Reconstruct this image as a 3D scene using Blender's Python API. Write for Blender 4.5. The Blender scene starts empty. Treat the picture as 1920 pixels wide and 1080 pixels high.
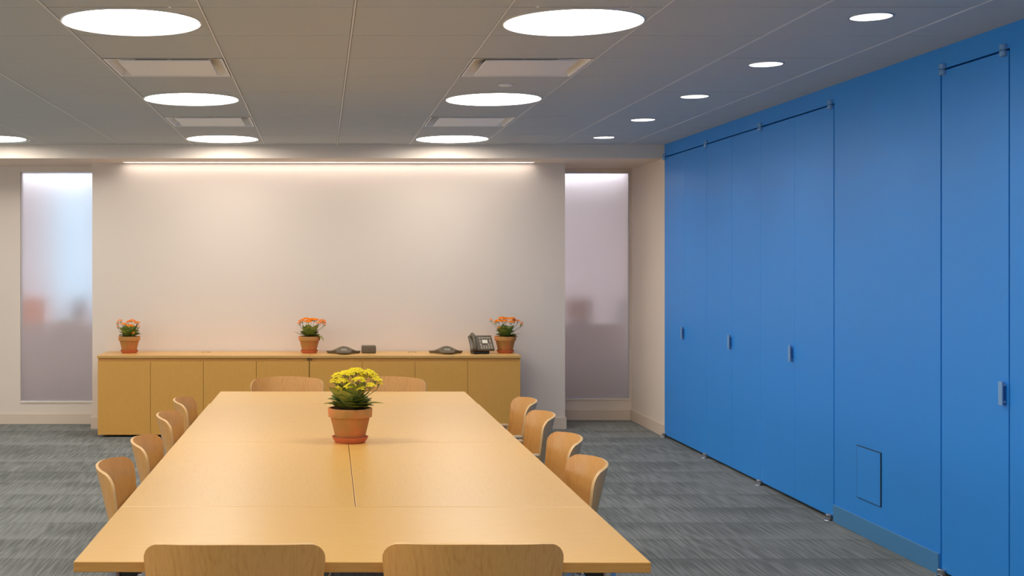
import bpy, bmesh, math, random
from mathutils import Vector, Matrix

PI = math.pi
scene = bpy.context.scene
C = scene.collection

# ------------------------------------------------------------------ camera, world, exposure
F = 2350.0            # focal length in pixels of the 1920 wide frame
VX, VY = 602.0, 497.0  # vanishing point of the room's depth direction
H = 1.55              # eye height
cam_d = bpy.data.cameras.new('camera')
cam_d.sensor_width = 36.0
cam_d.lens = F / 1920.0 * 36.0
cam_d.shift_x = (960.0 - VX) / 1920.0
cam_d.shift_y = (VY - 540.0) / 1920.0
cam_d.clip_start = 0.05
cam = bpy.data.objects.new('camera', cam_d)
cam.location = (0, 0, H)
cam.rotation_euler = (PI / 2, 0, 0)
C.objects.link(cam)
scene.camera = cam

world = bpy.data.worlds.new('world')
scene.world = world
world.use_nodes = True
world.node_tree.nodes['Background'].inputs[0].default_value = (0.75, 0.85, 1.0, 1)
world.node_tree.nodes['Background'].inputs[1].default_value = 0.4

scene.view_settings.view_transform = 'Standard'
scene.view_settings.look = 'None'
scene.view_settings.exposure = 0.0
scene.view_settings.gamma = 1.0
scene.view_settings.use_curve_mapping = False

LAMP = 19.5           # emission of the round luminaires
LED = 6.5            # emission of the slot wall washer
DOWN = 75.0           # emission of the small downlights
FILL_BACK = 0.9        # fill glow of the windows added behind the camera
FILL_LEFT = 3.0             # fill glow of the window band added to the left wall

# main dimensions (metres)
CZ = 2.637            # ceiling
SOFZ = 2.514          # underside of the soffit
WX = 3.10             # right wall plane
SOFY = 11.31          # soffit face
CWY = 11.85           # centre wall face
RY = 12.52            # right recess wall
LY = 12.22            # left recess wall
TZ = 0.737            # table top
XL, YR = -6.5, -5.0   # left and rear limits


def PX(px, Y):
    return (px - VX) / F * Y


def PZ(py, Y):
    return H - (py - VY) / F * Y


# ------------------------------------------------------------------ materials
def new_mat(name):
    m = bpy.data.materials.new(name)
    m.use_nodes = True
    nt = m.node_tree
    return m, nt, nt.nodes['Principled BSDF']


def srgb(r, g, b):
    def c(v):
        v /= 255.0
        return v / 12.92 if v <= 0.04045 else ((v + 0.055) / 1.055) ** 2.4
    return (c(r), c(g), c(b), 1.0)


def plain(name, col, rough=0.5, metal=0.0, spec=0.5, bump=0.0, bscale=200.0, vary=0.0, vscale=3.0):
    m, nt, b = new_mat(name)
    b.inputs['Base Color'].default_value = col
    b.inputs['Roughness'].default_value = rough
    b.inputs['Metallic'].default_value = metal
    b.inputs['Specular IOR Level'].default_value = spec
    tc = nt.nodes.new('ShaderNodeTexCoord')
    if vary > 0:
        n = nt.nodes.new('ShaderNodeTexNoise')
        n.inputs['Scale'].default_value = vscale
        n.inputs['Detail'].default_value = 4
        nt.links.new(tc.outputs['Object'], n.inputs['Vector'])
        mx = nt.nodes.new('ShaderNodeMix')
        mx.data_type = 'RGBA'
        mx.inputs[6].default_value = tuple(c * (1 - vary) for c in col[:3]) + (1,)
        mx.inputs[7].default_value = tuple(min(1, c * (1 + vary)) for c in col[:3]) + (1,)
        nt.links.new(n.outputs['Fac'], mx.inputs[0])
        nt.links.new(mx.outputs[2], b.inputs['Base Color'])
    if bump > 0:
        n2 = nt.nodes.new('ShaderNodeTexNoise')
        n2.inputs['Scale'].default_value = bscale
        n2.inputs['Detail'].default_value = 3
        nt.links.new(tc.outputs['Object'], n2.inputs['Vector'])
        bp = nt.nodes.new('ShaderNodeBump')
        bp.inputs['Strength'].default_value = bump
        bp.inputs['Distance'].default_value = 0.002
        nt.links.new(n2.outputs['Fac'], bp.inputs['Height'])
        nt.links.new(bp.outputs['Normal'], b.inputs['Normal'])
    return m


def emit(name, col, strength):
    m = bpy.data.materials.new(name)
    m.use_nodes = True
    nt = m.node_tree
    nt.nodes.clear()
    e = nt.nodes.new('ShaderNodeEmission')
    e.inputs[0].default_value = col
    e.inputs[1].default_value = strength
    o = nt.nodes.new('ShaderNodeOutputMaterial')
    nt.links.new(e.outputs[0], o.inputs[0])
    return m


def wood(name, light, dark, stretch=(60, 2.2, 60), rough=0.35, figure=0.35, fine=0.5, spec=0.5):
    """maple veneer: broad wavy figure plus fine fibre, stretched along the axis with the small scale"""
    m, nt, b = new_mat(name)
    tc = nt.nodes.new('ShaderNodeTexCoord')
    mp = nt.nodes.new('ShaderNodeMapping')
    mp.inputs['Scale'].default_value = stretch
    nt.links.new(tc.outputs['Object'], mp.inputs['Vector'])
    n1 = nt.nodes.new('ShaderNodeTexNoise')
    n1.inputs['Scale'].default_value = 4.0
    n1.inputs['Detail'].default_value = 3
    nt.links.new(mp.outputs[0], n1.inputs['Vector'])
    mp2 = nt.nodes.new('ShaderNodeMapping')
    mp2.inputs['Scale'].default_value = tuple(s * 0.12 for s in stretch)
    nt.links.new(tc.outputs['Object'], mp2.inputs['Vector'])
    n2 = nt.nodes.new('ShaderNodeTexNoise')
    n2.inputs['Scale'].default_value = 2.2
    n2.inputs['Detail'].default_value = 2
    n2.inputs['Distortion'].default_value = 1.2
    nt.links.new(mp2.outputs[0], n2.inputs['Vector'])
    # thin growth lines made from the distorted broad noise
    mul = nt.nodes.new('ShaderNodeMath'); mul.operation = 'MULTIPLY'; mul.inputs[1].default_value = 14.0
    nt.links.new(n2.outputs['Fac'], mul.inputs[0])
    fr = nt.nodes.new('ShaderNodeMath'); fr.operation = 'PINGPONG'; fr.inputs[1].default_value = 1.0
    nt.links.new(mul.outputs[0], fr.inputs[0])
    pw = nt.nodes.new('ShaderNodeMath'); pw.operation = 'POWER'; pw.inputs[1].default_value = 5.0
    nt.links.new(fr.outputs[0], pw.inputs[0])
    a = nt.nodes.new('ShaderNodeMath'); a.operation = 'MULTIPLY'; a.inputs[1].default_value = figure
    nt.links.new(pw.outputs[0], a.inputs[0])
    f = nt.nodes.new('ShaderNodeMath'); f.operation = 'MULTIPLY'; f.inputs[1].default_value = fine
    nt.links.new(n1.outputs['Fac'], f.inputs[0])
    s = nt.nodes.new('ShaderNodeMath'); s.operation = 'ADD'; s.use_clamp = True
    nt.links.new(a.outputs[0], s.inputs[0]); nt.links.new(f.outputs[0], s.inputs[1])
    mx = nt.nodes.new('ShaderNodeMix'); mx.data_type = 'RGBA'
    mx.inputs[6].default_value = light
    mx.inputs[7].default_value = dark
    nt.links.new(s.outputs[0], mx.inputs[0])
    nt.links.new(mx.outputs[2], b.inputs['Base Color'])
    b.inputs['Roughness'].default_value = rough
    b.inputs['Specular IOR Level'].default_value = spec
    return m


def carpet_mat():
    m, nt, b = new_mat('carpet_tile')
    N, L = nt.nodes, nt.links
    tc = N.new('ShaderNodeTexCoord')

    def noise(scale, detail=2.0, src=None, rough=0.5):
        mp = N.new('ShaderNodeMapping'); mp.inputs['Scale'].default_value = scale
        L.new(src or tc.outputs['Object'], mp.inputs['Vector'])
        n = N.new('ShaderNodeTexNoise'); n.inputs['Scale'].default_value = 1.0
        n.inputs['Detail'].default_value = detail; n.inputs['Roughness'].default_value = rough
        L.new(mp.outputs[0], n.inputs['Vector'])
        return n.outputs['Fac']

    def rng(v, a, b_, c=0.0, d=1.0):
        r = N.new('ShaderNodeMapRange'); r.inputs[1].default_value = a; r.inputs[2].default_value = b_
        r.inputs[3].default_value = c; r.inputs[4].default_value = d
        L.new(v, r.inputs[0]); return r.outputs[0]

    def math_(op, a, b_=None, val=None):
        n = N.new('ShaderNodeMath'); n.operation = op
        L.new(a, n.inputs[0])
        if b_ is not None: L.new(b_, n.inputs[1])
        if val is not None: n.inputs[1].default_value = val
        return n.outputs[0]
    # square tiles laid with a stagger; each tile fades from light to dark along its length
    sep = N.new('ShaderNodeSeparateXYZ'); L.new(tc.outputs['Object'], sep.inputs[0])
    ty = math_('DIVIDE', sep.outputs[1], val=0.464)
    ty = math_('ADD', ty, val=-0.28)
    fy = math_('FRACT', ty)
    iy = math_('FLOOR', ty)
    odd = math_('MULTIPLY', iy, val=0.5)
    tx = math_('DIVIDE', sep.outputs[0], val=0.464)
    tx = math_('ADD', tx, odd)
    ix = math_('FLOOR', tx)
    cmb = N.new('ShaderNodeCombineXYZ'); L.new(ix, cmb.inputs[0]); L.new(iy, cmb.inputs[1])
    wn = N.new('ShaderNodeTexWhiteNoise'); wn.noise_dimensions = '2D'; L.new(cmb.outputs[0], wn.inputs['Vector'])
    rnd = wn.outputs['Value']
    broad = noise((0.8, 1.6, 1), 3)
    broad = rng(broad, 0.32, 0.68, -0.5, 0.5)
    saw = rng(fy, 0, 1, 0.30, -0.30)
    bias = math_('ADD', broad, saw)
    bias = math_('ADD', bias, rng(rnd, 0, 1, -0.2, 0.2))
    streak = noise((105, 3.2, 1), 0)
    streak = rng(streak, 0.41, 0.59, -0.45, 0.45)
    t = math_('ADD', bias, streak)
    t = rng(t, -0.66, 0.66)
    pile = noise((420, 420, 420), 2)
    mx = N.new('ShaderNodeMix'); mx.data_type = 'RGBA'
    mx.inputs[6].default_value = (0.152, 0.158, 0.144, 1)
    mx.inputs[7].default_value = (0.276, 0.284, 0.262, 1)
    L.new(t, mx.inputs[0])
    mm = N.new('ShaderNodeMix'); mm.data_type = 'RGBA'; mm.blend_type = 'MULTIPLY'; mm.inputs[0].default_value = 1.0
    L.new(mx.outputs[2], mm.inputs[6])
    cv = N.new('ShaderNodeCombineColor')
    pv = rng(pile, 0.25, 0.75, 0.78, 1.18)
    for k in range(3): L.new(pv, cv.inputs[k])
    L.new(cv.outputs[0], mm.inputs[7])
    L.new(mm.outputs[2], b.inputs['Base Color'])
    b.inputs['Roughness'].default_value = 0.95
    b.inputs['Specular IOR Level'].default_value = 0.1
    bp = N.new('ShaderNodeBump'); bp.inputs['Strength'].default_value = 0.4; bp.inputs['Distance'].default_value = 0.003
    L.new(pile, bp.inputs['Height']); L.new(bp.outputs[0], b.inputs['Normal'])
    return m


def frosted_mat():
    m, nt, b = new_mat('frosted_glass')
    b.inputs['Base Color'].default_value = (0.96, 0.95, 0.97, 1)
    b.inputs['Transmission Weight'].default_value = 1.0
    b.inputs['Roughness'].default_value = 0.38
    b.inputs['IOR'].default_value = 1.3
    d = nt.nodes.new('ShaderNodeBsdfDiffuse'); d.inputs[0].default_value = (0.86, 0.83, 0.85, 1)
    mx = nt.nodes.new('ShaderNodeMixShader'); mx.inputs[0].default_value = 0.18
    out = nt.nodes['Material Output']
    nt.links.new(b.outputs[0], mx.inputs[1]); nt.links.new(d.outputs[0], mx.inputs[2])
    nt.links.new(mx.outputs[0], out.inputs[0])
    return m


def terracotta_mat():
    m, nt, b = new_mat('terracotta')
    N, L = nt.nodes, nt.links
    tc = N.new('ShaderNodeTexCoord')
    n = N.new('ShaderNodeTexNoise'); n.inputs['Scale'].default_value = 9; n.inputs['Detail'].default_value = 5
    L.new(tc.outputs['Object'], n.inputs['Vector'])
    r = N.new('ShaderNodeValToRGB')
    r.color_ramp.elements[0].position = 0.36; r.color_ramp.elements[0].color = srgb(176, 128, 62)
    r.color_ramp.elements[1].position = 0.66; r.color_ramp.elements[1].color = srgb(214, 128, 68)
    L.new(n.outputs['Fac'], r.inputs[0]); L.new(r.outputs[0], b.inputs['Base Color'])
    b.inputs['Roughness'].default_value = 0.85
    return m


WALL = srgb(236, 220, 203)
M = {
    'down_rim': plain('downlight_trim', (0.42, 0.42, 0.42, 1), 0.4),
    'day_warm': emit('hazy_daylight_window', (1.0, 0.95, 0.90, 1), FILL_BACK),  # pane glow added as fill from behind the camera
    'day': emit('daylight_window', (0.85, 0.92, 1.0, 1), FILL_LEFT),  # pane glow added as cool fill from the left
    'wall': plain('wall_paint', WALL, 0.75, bump=0.08, bscale=160),
    'base': plain('baseboard_paint', srgb(228, 208, 186), 0.5),
    'blue': plain('blue_paint', (0.030, 0.300, 0.86, 1), 0.38, spec=0.30, bump=0.05, bscale=120),
    'blue_base': plain('blue_baseboard', srgb(74, 140, 190), 0.45, spec=0.4),
    'blue_metal': plain('painted_blue_metal', srgb(116, 164, 214), 0.35, 0.1),
    'handle': plain('handle_metal', srgb(126, 170, 214), 0.5),
    'dark': plain('dark_gap', (0.012, 0.013, 0.016, 1), 0.8),
    'tile': plain('ceiling_tile', (0.60, 0.63, 0.63, 1), 0.95, spec=0.1, bump=0.25, bscale=300, vary=0.05, vscale=220),
    'tee': plain('ceiling_tee', (0.80, 0.80, 0.80, 1), 0.45),
    'ceil_back': plain('ceiling_void', (0.14, 0.14, 0.14, 1), 0.9),
    'carpet': carpet_mat(),
    'lamp': emit('lamp_diffuser', (1.0, 0.965, 0.92, 1), LAMP),
    'led': emit('led_strip', (1.0, 0.93, 0.90, 1), LED),
    'down': emit('downlight_lamp', (1.0, 0.94, 0.90, 1), DOWN),
    'lamp_rim': plain('lamp_rim', (0.82, 0.82, 0.80, 1), 0.4),
    'reflector': plain('reflector', (0.88, 0.87, 0.87, 1), 0.22, 0.85),
    'vent': plain('vent_white', (0.92, 0.93, 0.94, 1), 0.5),
    'vent_dark': plain('vent_throat', (0.30, 0.30, 0.29, 1), 0.6),
    'table': wood('table_maple', srgb(238, 190, 106), srgb(224, 166, 78), (3.0, 60, 60), 0.34, 0.12, 0.9),
    'table_b': wood('table_maple_lengthwise', srgb(237, 189, 106), srgb(222, 165, 78), (60, 3.0, 60), 0.34, 0.12, 0.9),
    'edge': wood('table_edge', srgb(214, 156, 76), srgb(184, 124, 54), (3, 60, 60), 0.45, 0.2, 0.9),
    'cred': wood('credenza_maple', srgb(240, 182, 90), srgb(218, 152, 62), (75, 60, 3.5), 0.42, 0.10, 0.95),
    'cred_top': wood('credenza_top_maple', srgb(230, 182, 106), srgb(212, 158, 84), (3.0, 60, 60), 0.36, 0.1, 0.9),
    'ply': wood('chair_plywood', srgb(238, 180, 102), srgb(212, 142, 68), (40, 40, 3.5), 0.34, 0.35, 0.75),
    'ply_edge': plain('plywood_edge', srgb(236, 192, 132), 0.5, vary=0.08, vscale=60),
    'metal': plain('brushed_steel', (0.55, 0.55, 0.57, 1), 0.3, 1.0),
    'chrome': plain('chrome', (0.8, 0.8, 0.82, 1), 0.12, 1.0),
    'black': plain('black_plastic', srgb(98, 85, 66), 0.45, vary=0.15, vscale=30),
    'blackest': plain('black_frame', (0.02, 0.02, 0.022, 1), 0.5),
    'grille': plain('speaker_grille', srgb(112, 98, 78), 0.8, bump=0.8, bscale=500),
    'key': plain('phone_key', srgb(196, 184, 162), 0.5),
    'screen': plain('phone_paper_label', srgb(232, 226, 204), 0.5),
    'lcd': plain('lcd', srgb(150, 146, 120), 0.3),
    'arm': plain('arm_pad', srgb(190, 168, 138), 0.5),
    'terra': terracotta_mat(),
    'saucer': plain('saucer_clay', srgb(206, 110, 66), 0.8, vary=0.12, vscale=20),
    'soil': plain('soil', srgb(92, 62, 34), 0.95, bump=1.0, bscale=120, vary=0.4, vscale=60),
    'leaf': plain('leaf_green', srgb(156, 160, 72), 0.6, spec=0.3, vary=0.35, vscale=18),
    'leaf2': plain('leaf_dark_green', srgb(124, 138, 60), 0.6, spec=0.3, vary=0.35, vscale=18),
    'stem': plain('stem_green', srgb(128, 140, 66), 0.6),
    'yellow': plain('yellow_petals', srgb(246, 218, 50), 0.85, spec=0.1, vary=0.18, vscale=60),
    'orange': plain('orange_petals', srgb(250, 128, 14), 0.85, spec=0.1, vary=0.2, vscale=60),
    'frost': frosted_mat(),
    'steel_trim': plain('glazing_channel', (0.72, 0.72, 0.76, 1), 0.3, 0.8),
    'office_wall': plain('office_wall', srgb(230, 222, 222), 0.8),
    'office_floor': plain('office_floor', srgb(150, 140, 138), 0.9),
    'partition': plain('partition_fabric', srgb(232, 216, 212), 0.9),
    'paper': plain('paper_white', srgb(238, 232, 224), 0.7),
    'rust': plain('rust_fabric', srgb(240, 156, 100), 0.8),
    'brown': plain('brown_fabric', srgb(186, 154, 134), 0.8),
    'slate': plain('slate_plastic', srgb(88, 92, 104), 0.5),
    'sky': emit('daylight', (0.50, 0.78, 1.0, 1), 1.6),
    'office_lamp': emit('office_lamp', (0.98, 0.94, 1.0, 1), 21.0),
}


# ------------------------------------------------------------------ geometry helpers
def box(bm, x0, x1, y0, y1, z0, z1, mi=0):
    vs = [bm.verts.new(p) for p in ((x0, y0, z0), (x1, y0, z0), (x1, y1, z0), (x0, y1, z0),
                                    (x0, y0, z1), (x1, y0, z1), (x1, y1, z1), (x0, y1, z1))]
    fs = []
    for f in ((0, 3, 2, 1), (4, 5, 6, 7), (0, 1, 5, 4), (1, 2, 6, 5), (2, 3, 7, 6), (3, 0, 4, 7)):
        fc = bm.faces.new([vs[i] for i in f]); fc.material_index = mi; fs.append(fc)
    return vs, fs


def rbox(x0, x1, y0, y1, z0, z1, r=0.003, seg=2):
    bm = bmesh.new()
    box(bm, x0, x1, y0, y1, z0, z1)
    bmesh.ops.bevel(bm, geom=list(bm.edges), offset=r, segments=seg, affect='EDGES', profile=0.5)
    return bm


def lathe(bm, prof, seg=48, cx=0, cy=0, mi=0, close=False, rx=None):
    rings = []
    for r, z in prof:
        if r < 1e-6:
            rings.append([bm.verts.new((cx, cy, z))])
        else:
            rings.append([bm.verts.new((cx + r * math.cos(2 * PI * i / seg), cy + r * math.sin(2 * PI * i / seg), z)) for i in range(seg)])
    for a, b in zip(rings[:-1], rings[1:]):
        for i in range(seg):
            j = (i + 1) % seg
            if len(a) == 1 and len(b) == 1: continue
            if len(a) == 1: f = bm.faces.new((a[0], b[i], b[j]))
            elif len(b) == 1: f = bm.faces.new((a[i], b[0], a[j]))
            else: f = bm.faces.new((a[i], b[i], b[j], a[j]))
            f.material_index = mi
    return rings


def tube(bm, pts, r, seg=10, mi=0, rs=None, caps=True):
    pts = [Vector(p) for p in pts]
    n = len(pts)
    rings = []
    up = Vector((0, 0, 1))
    prev = None
    for i, p in enumerate(pts):
        t = (pts[min(i + 1, n - 1)] - pts[max(i - 1, 0)]).normalized()
        if prev is None:
            a = t.cross(up)
            if a.length < 1e-3: a = t.cross(Vector((1, 0, 0)))
            a.normalize()
        else:
            a = (prev - t * prev.dot(t)).normalized()
        prev = a
        b = t.cross(a)
        rr = rs[i] if rs else r
        rings.append([bm.verts.new(p + (a * math.cos(2 * PI * k / seg) + b * math.sin(2 * PI * k / seg)) * rr) for k in range(seg)])
    for A, B in zip(rings[:-1], rings[1:]):
        for k in range(seg):
            f = bm.faces.new((A[k], A[(k + 1) % seg], B[(k + 1) % seg], B[k])); f.material_index = mi
    if caps:
        bm.faces.new(rings[0][::-1]).material_index = mi
        bm.faces.new(rings[-1]).material_index = mi


def obj(name, bm, mats, parent=None, loc=None, smooth=False, label=None, recalc=True, angle=35):
    if recalc:
        bmesh.ops.recalc_face_normals(bm, faces=bm.faces)
    me = bpy.data.meshes.new(name)
    bm.to_mesh(me); bm.free()
    if not isinstance(mats, (list, tuple)): mats = [mats]
    for m in mats: me.materials.append(m)
    if smooth:
        for p in me.polygons: p.use_smooth = True
        me.set_sharp_from_angle(angle=math.radians(angle))
    o = bpy.data.objects.new(name, me)
    C.objects.link(o)
    if parent: o.parent = parent
    if loc: o.location = loc
    if label: o['label'] = label
    return o


def thing(name, label, cat, loc=(0, 0, 0), rz=0.0, group=None):
    o = bpy.data.objects.new(name, None)
    o.empty_display_size = 0.1
    C.objects.link(o)
    o.location = loc; o.rotation_euler = (0, 0, rz)
    o['label'] = label; o['category'] = cat
    if group: o['group'] = group
    return o


def tag(o, label, cat, group=None):
    o['label'] = label; o['category'] = cat
    if group: o['group'] = group
    return o


def struct(o, label=None, cat=None):
    o['kind'] = 'structure'
    if label: o['label'] = label
    if cat: o['category'] = cat
    return o


def copy_tree(src, parent=None):
    c = src.copy(); C.objects.link(c)
    c.parent = parent
    for ch in src.children:
        copy_tree(ch, c)
    return c


# ------------------------------------------------------------------ room shell
bm = bmesh.new(); box(bm, XL, WX + 0.3, YR, 13.0, -0.06, 0.0)
struct(obj('floor', bm, M['carpet']), 'grey carpet tiles with fine streaks running towards the back wall', 'floor')

# ceiling: square tiles with round and square openings, tee bars along the depth direction
T = 0.652
TX0, TY0 = 0.142, 5.28
round_lights = [(x, y) for y in (5.62, 8.22, 10.81) for x in (-0.85, 1.13)] + [(-2.83, 10.81)]
hidden_lights = [(-2.83, 5.62), (-2.83, 8.235)]
hidden_lights += [(x, y) for y in (3.005, 0.39, -2.2) for x in (-2.83, -0.85, 1.13)] + [(-4.8, y) for y in (10.85, 8.235, 5.62, 3.0, 0.39)]
downs = [(2.405, 5.48 + 1.295 * k) for k in range(5)]
hidden_downs = [(2.405, 5.48 - 1.295 * k) for k in (1, 2, 3)]
vents = [(TX0 - 1.5 * T, TY0 + 2.5 * T), (TX0 - 1.5 * T, TY0 + 6.5 * T), (TX0 + 1.5 * T, TY0 + 2.5 * T), (TX0 + 1.5 * T, TY0 + 6.5 * T)]
RL = 0.318            # radius of round lights
RD = 0.088            # radius of downlights
holes = [(x, y, RL) for x, y in round_lights + hidden_lights] + [(x, y, RD) for x, y in downs + hidden_downs]


def hole_cell(bm, x0, x1, y0, y1, z, cx, cy, r, n=64):
    angs = [2 * PI * i / n for i in range(n)]
    for X, Y in ((x0, y0), (x1, y0), (x1, y1), (x0, y1)):
        angs.append(math.atan2(Y - cy, X - cx) % (2 * PI))
    angs = sorted(set(round(a, 6) for a in angs))
    ins, outs, top = [], [], []
    for a in angs:
        c, s = math.cos(a), math.sin(a)
        ts = []
        if c > 1e-9: ts.append((x1 - cx) / c)
        if c < -1e-9: ts.append((x0 - cx) / c)
        if s > 1e-9: ts.append((y1 - cy) / s)
        if s < -1e-9: ts.append((y0 - cy) / s)
        t = min(ts)
        ins.append(bm.verts.new((cx + r * c, cy + r * s, z)))
        outs.append(bm.verts.new((cx + t * c, cy + t * s, z)))
        top.append(bm.verts.new((cx + r * c, cy + r * s, z + 0.02)))
    m = len(angs)
    for i in range(m):
        j = (i + 1) % m
        bm.faces.new((outs[i], outs[j], ins[j], ins[i]))
        bm.faces.new((ins[i], ins[j], top[j], top[i]))


bm = bmesh.new()
gx, gy = 0.0068, 0.0028
ix0 = int(math.floor((XL - TX0) / T)); ix1 = int(math.ceil((WX - TX0) / T))
iy0 = int(math.floor((YR - TY0) / T)); iy1 = int(math.ceil((SOFY - TY0) / T))
for ix in range(ix0, ix1):
    for iy in range(iy0, iy1):
        a, b = TX0 + ix * T, TX0 + (ix + 1) * T
        c, d = TY0 + iy * T, TY0 + (iy + 1) * T
        cx, cy = (a + b) / 2, (c + d) / 2
        if any(abs(cx - vx) < 0.1 and abs(cy - vy) < 0.1 for vx, vy in vents): continue
        x0, x1, y0, y1 = max(a + gx, XL), min(b - gx, WX), c + gy, min(d - gy, SOFY)
        if x1 - x0 < 0.01 or y1 - y0 < 0.01: continue
        hh = [h for h in holes if x0 < h[0] < x1 and y0 < h[1] < y1]
        if hh:
            h = hh[0]
            r = min(h[2], h[0] - x0 - 0.001, x1 - h[0] - 0.001, h[1] - y0 - 0.001, y1 - h[1] - 0.001)
            hole_cell(bm, x0, x1, y0, y1, CZ, h[0], h[1], r)
        else:
            vs = [bm.verts.new(p) for p in ((x0, y0, CZ), (x0, y1, CZ), (x1, y1, CZ), (x1, y0, CZ))]
            bm.faces.new(vs)
            # short upturned edges so that the joints read as grooves
            for p, q in ((0, 1), (1, 2), (2, 3), (3, 0)):
                u = [bm.verts.new(vs[k].co + Vector((0, 0, 0.008))) for k in (p, q)]
                bm.faces.new((vs[p], vs[q], u[1], u[0]))
ceiling = struct(obj('ceiling', bm, M['tile'], recalc=False), 'grey suspended tile ceiling with narrow tee grid', 'ceiling')
bm = bmesh.new()
for ix in range(ix0 + 1, ix1):
    x = TX0 + ix * T
    box(bm, x - 0.0045, x + 0.0045, YR, SOFY, CZ - 0.002, CZ + 0.02)
obj('tee_grid', bm, M['tee'], ceiling)
bm = bmesh.new(); box(bm, XL - 0.1, WX + 0.3, YR - 0.1, 13.0, CZ + 0.27, CZ + 0.32)
obj('slab', bm, M['ceil_back'], ceiling)
bm = bmesh.new()
for ix in range(ix0, ix1):
    for iy in range(iy0, iy1):
        a, b = TX0 + ix * T, TX0 + (ix + 1) * T
        c, d = TY0 + iy * T, TY0 + (iy + 1) * T
        cx, cy = (a + b) / 2, (c + d) / 2
        if any(abs(cx - vx) < 0.1 and abs(cy - vy) < 0.1 for vx, vy in vents): continue
        if any(a < h[0] < b and c < h[1] < d for h in holes): continue
        vs = [bm.verts.new(p) for p in ((a, c, CZ + 0.009), (a, d, CZ + 0.009), (b, d, CZ + 0.009), (b, c, CZ + 0.009))]
        bm.faces.new(vs)
obj('tile_backing', bm, M['ceil_back'], ceiling, recalc=False)

# soffit with the light slot
SX0, SX1, SY0, SY1 = PX(232, 11.78), PX(1001, 11.78), 11.715, 11.825
bm = bmesh.new()
box(bm, XL, WX, SOFY, SY0, SOFZ, CZ + 0.2)
box(bm, XL, SX0, SY0, SY1, SOFZ, CZ + 0.2)
box(bm, SX1, WX, SY0, SY1, SOFZ, CZ + 0.2)
box(bm, XL, WX, SY1, 12.9, SOFZ, CZ + 0.2)
box(bm, SX0, SX1, SY0, SY1, SOFZ + 0.06, CZ + 0.2)
struct(obj('trim_1', bm, M['wall']), 'beige soffit band across the back of the room under the ceiling', 'soffit')
slot = thing('linear_wall_washer', 'long thin lit slot in the soffit above the blank centre wall', 'light', ((SX0 + SX1) / 2, (SY0 + SY1) / 2, SOFZ))
hw = (SX1 - SX0) / 2 - 0.002
bm = bmesh.new(); box(bm, -hw, hw, -0.045, 0.045, 0.030, 0.042)
obj('light_strip', bm, M['led'], slot)
bm = bmesh.new()
box(bm, -hw, hw, -0.054, -0.048, -0.001, 0.05); box(bm, -hw, hw, 0.048, 0.054, 0.0, 0.05)
obj('housing', bm, M['lamp_rim'], slot)

# walls at the back
CX0, CX1 = PX(173, CWY), PX(1059.5, CWY)
bm = bmesh.new(); box(bm, CX0, CX1, CWY, 12.75, 0.0, SOFZ)
struct(obj('wall_back', bm, M['wall']), 'blank pale centre wall behind the credenza', 'wall')
bm = rbox(CX0 - 0.012, CX1 + 0.012, CWY - 0.012, CWY + 0.3, 0, 0.112, 0.002, 1)
struct(obj('baseboard_back', bm, M['base']), 'beige baseboard on the centre wall', 'baseboard')

WLX0 = PX(38, LY)
WLZ0, WLZ1 = PZ(753, LY), PZ(322, LY)
bm = bmesh.new()
box(bm, XL, WLX0, LY, LY + 0.12, 0, SOFZ)
box(bm, WLX0, CX0, LY, LY + 0.12, 0, WLZ0)
box(bm, WLX0, CX0, LY, LY + 0.12, WLZ1, SOFZ)
struct(obj('wall_recess_left', bm, M['wall']), 'pale recessed wall around the left frosted window', 'wall')
bm = rbox(XL, CX0 - 0.012, LY - 0.012, LY, 0, 0.100, 0.002, 1)
struct(obj('baseboard_left', bm, M['base']), 'beige baseboard under the left frosted window', 'baseboard')
WRX0, WRX1 = CX1, PX(1181, RY)
WRZ0, WRZ1 = PZ(748, RY), PZ(323, RY)
bm = bmesh.new()
box(bm, WRX0, WX, RY, RY + 0.12, 0, WRZ0)
box(bm, WRX0, WX, RY, RY + 0.12, WRZ1, SOFZ)
box(bm, WRX1, WX, RY, RY + 0.12, WRZ0, WRZ1)
struct(obj('wall_recess_right', bm, M['wall']), 'pale recessed wall around the right frosted window', 'wall')
bm = rbox(CX1 + 0.012, WX - 0.012, RY - 0.012, RY, 0, 0.105, 0.002, 1)
struct(obj('baseboard_recess', bm, M['base']), 'beige baseboard under the right frosted window', 'baseboard')


def window(name, x0, x1, y, z0, z1, label):
    root = bpy.data.objects.new(name, None); C.objects.link(root)
    root.location = ((x0 + x1) / 2, y, z0); struct(root, label, 'window')
    w = (x1 - x0) / 2; h = z1 - z0
    bm = bmesh.new(); box(bm, -w + 0.008, w - 0.008, 0.030, 0.042, 0.008, h - 0.008)
    obj('glass_pane', bm, M['frost'], root)
    bm = bmesh.new()
    box(bm, -w, w, 0.022, 0.05, 0, 0.010); box(bm, -w, w, 0.022, 0.05, h - 0.010, h)
    box(bm, -w, -w + 0.010, 0.022, 0.05, 0.010, h - 0.010); box(bm, w - 0.012, w, 0.022, 0.05, 0.010, h - 0.010)
    obj('window_frame', bm, M['steel_trim'], root)
    bm = rbox(-w, w, -0.010, 0.022, -0.012, 0.002, 0.002, 1)
    obj('window_sill', bm, M['wall'], root)
    return root


window('window_1', WLX0, CX0, LY, WLZ0, WLZ1, 'tall frosted glass panel left of the centre wall')
window('window_2', WRX0, WRX1, RY, WRZ0, WRZ1, 'tall frosted glass panel right of the centre wall')

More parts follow.
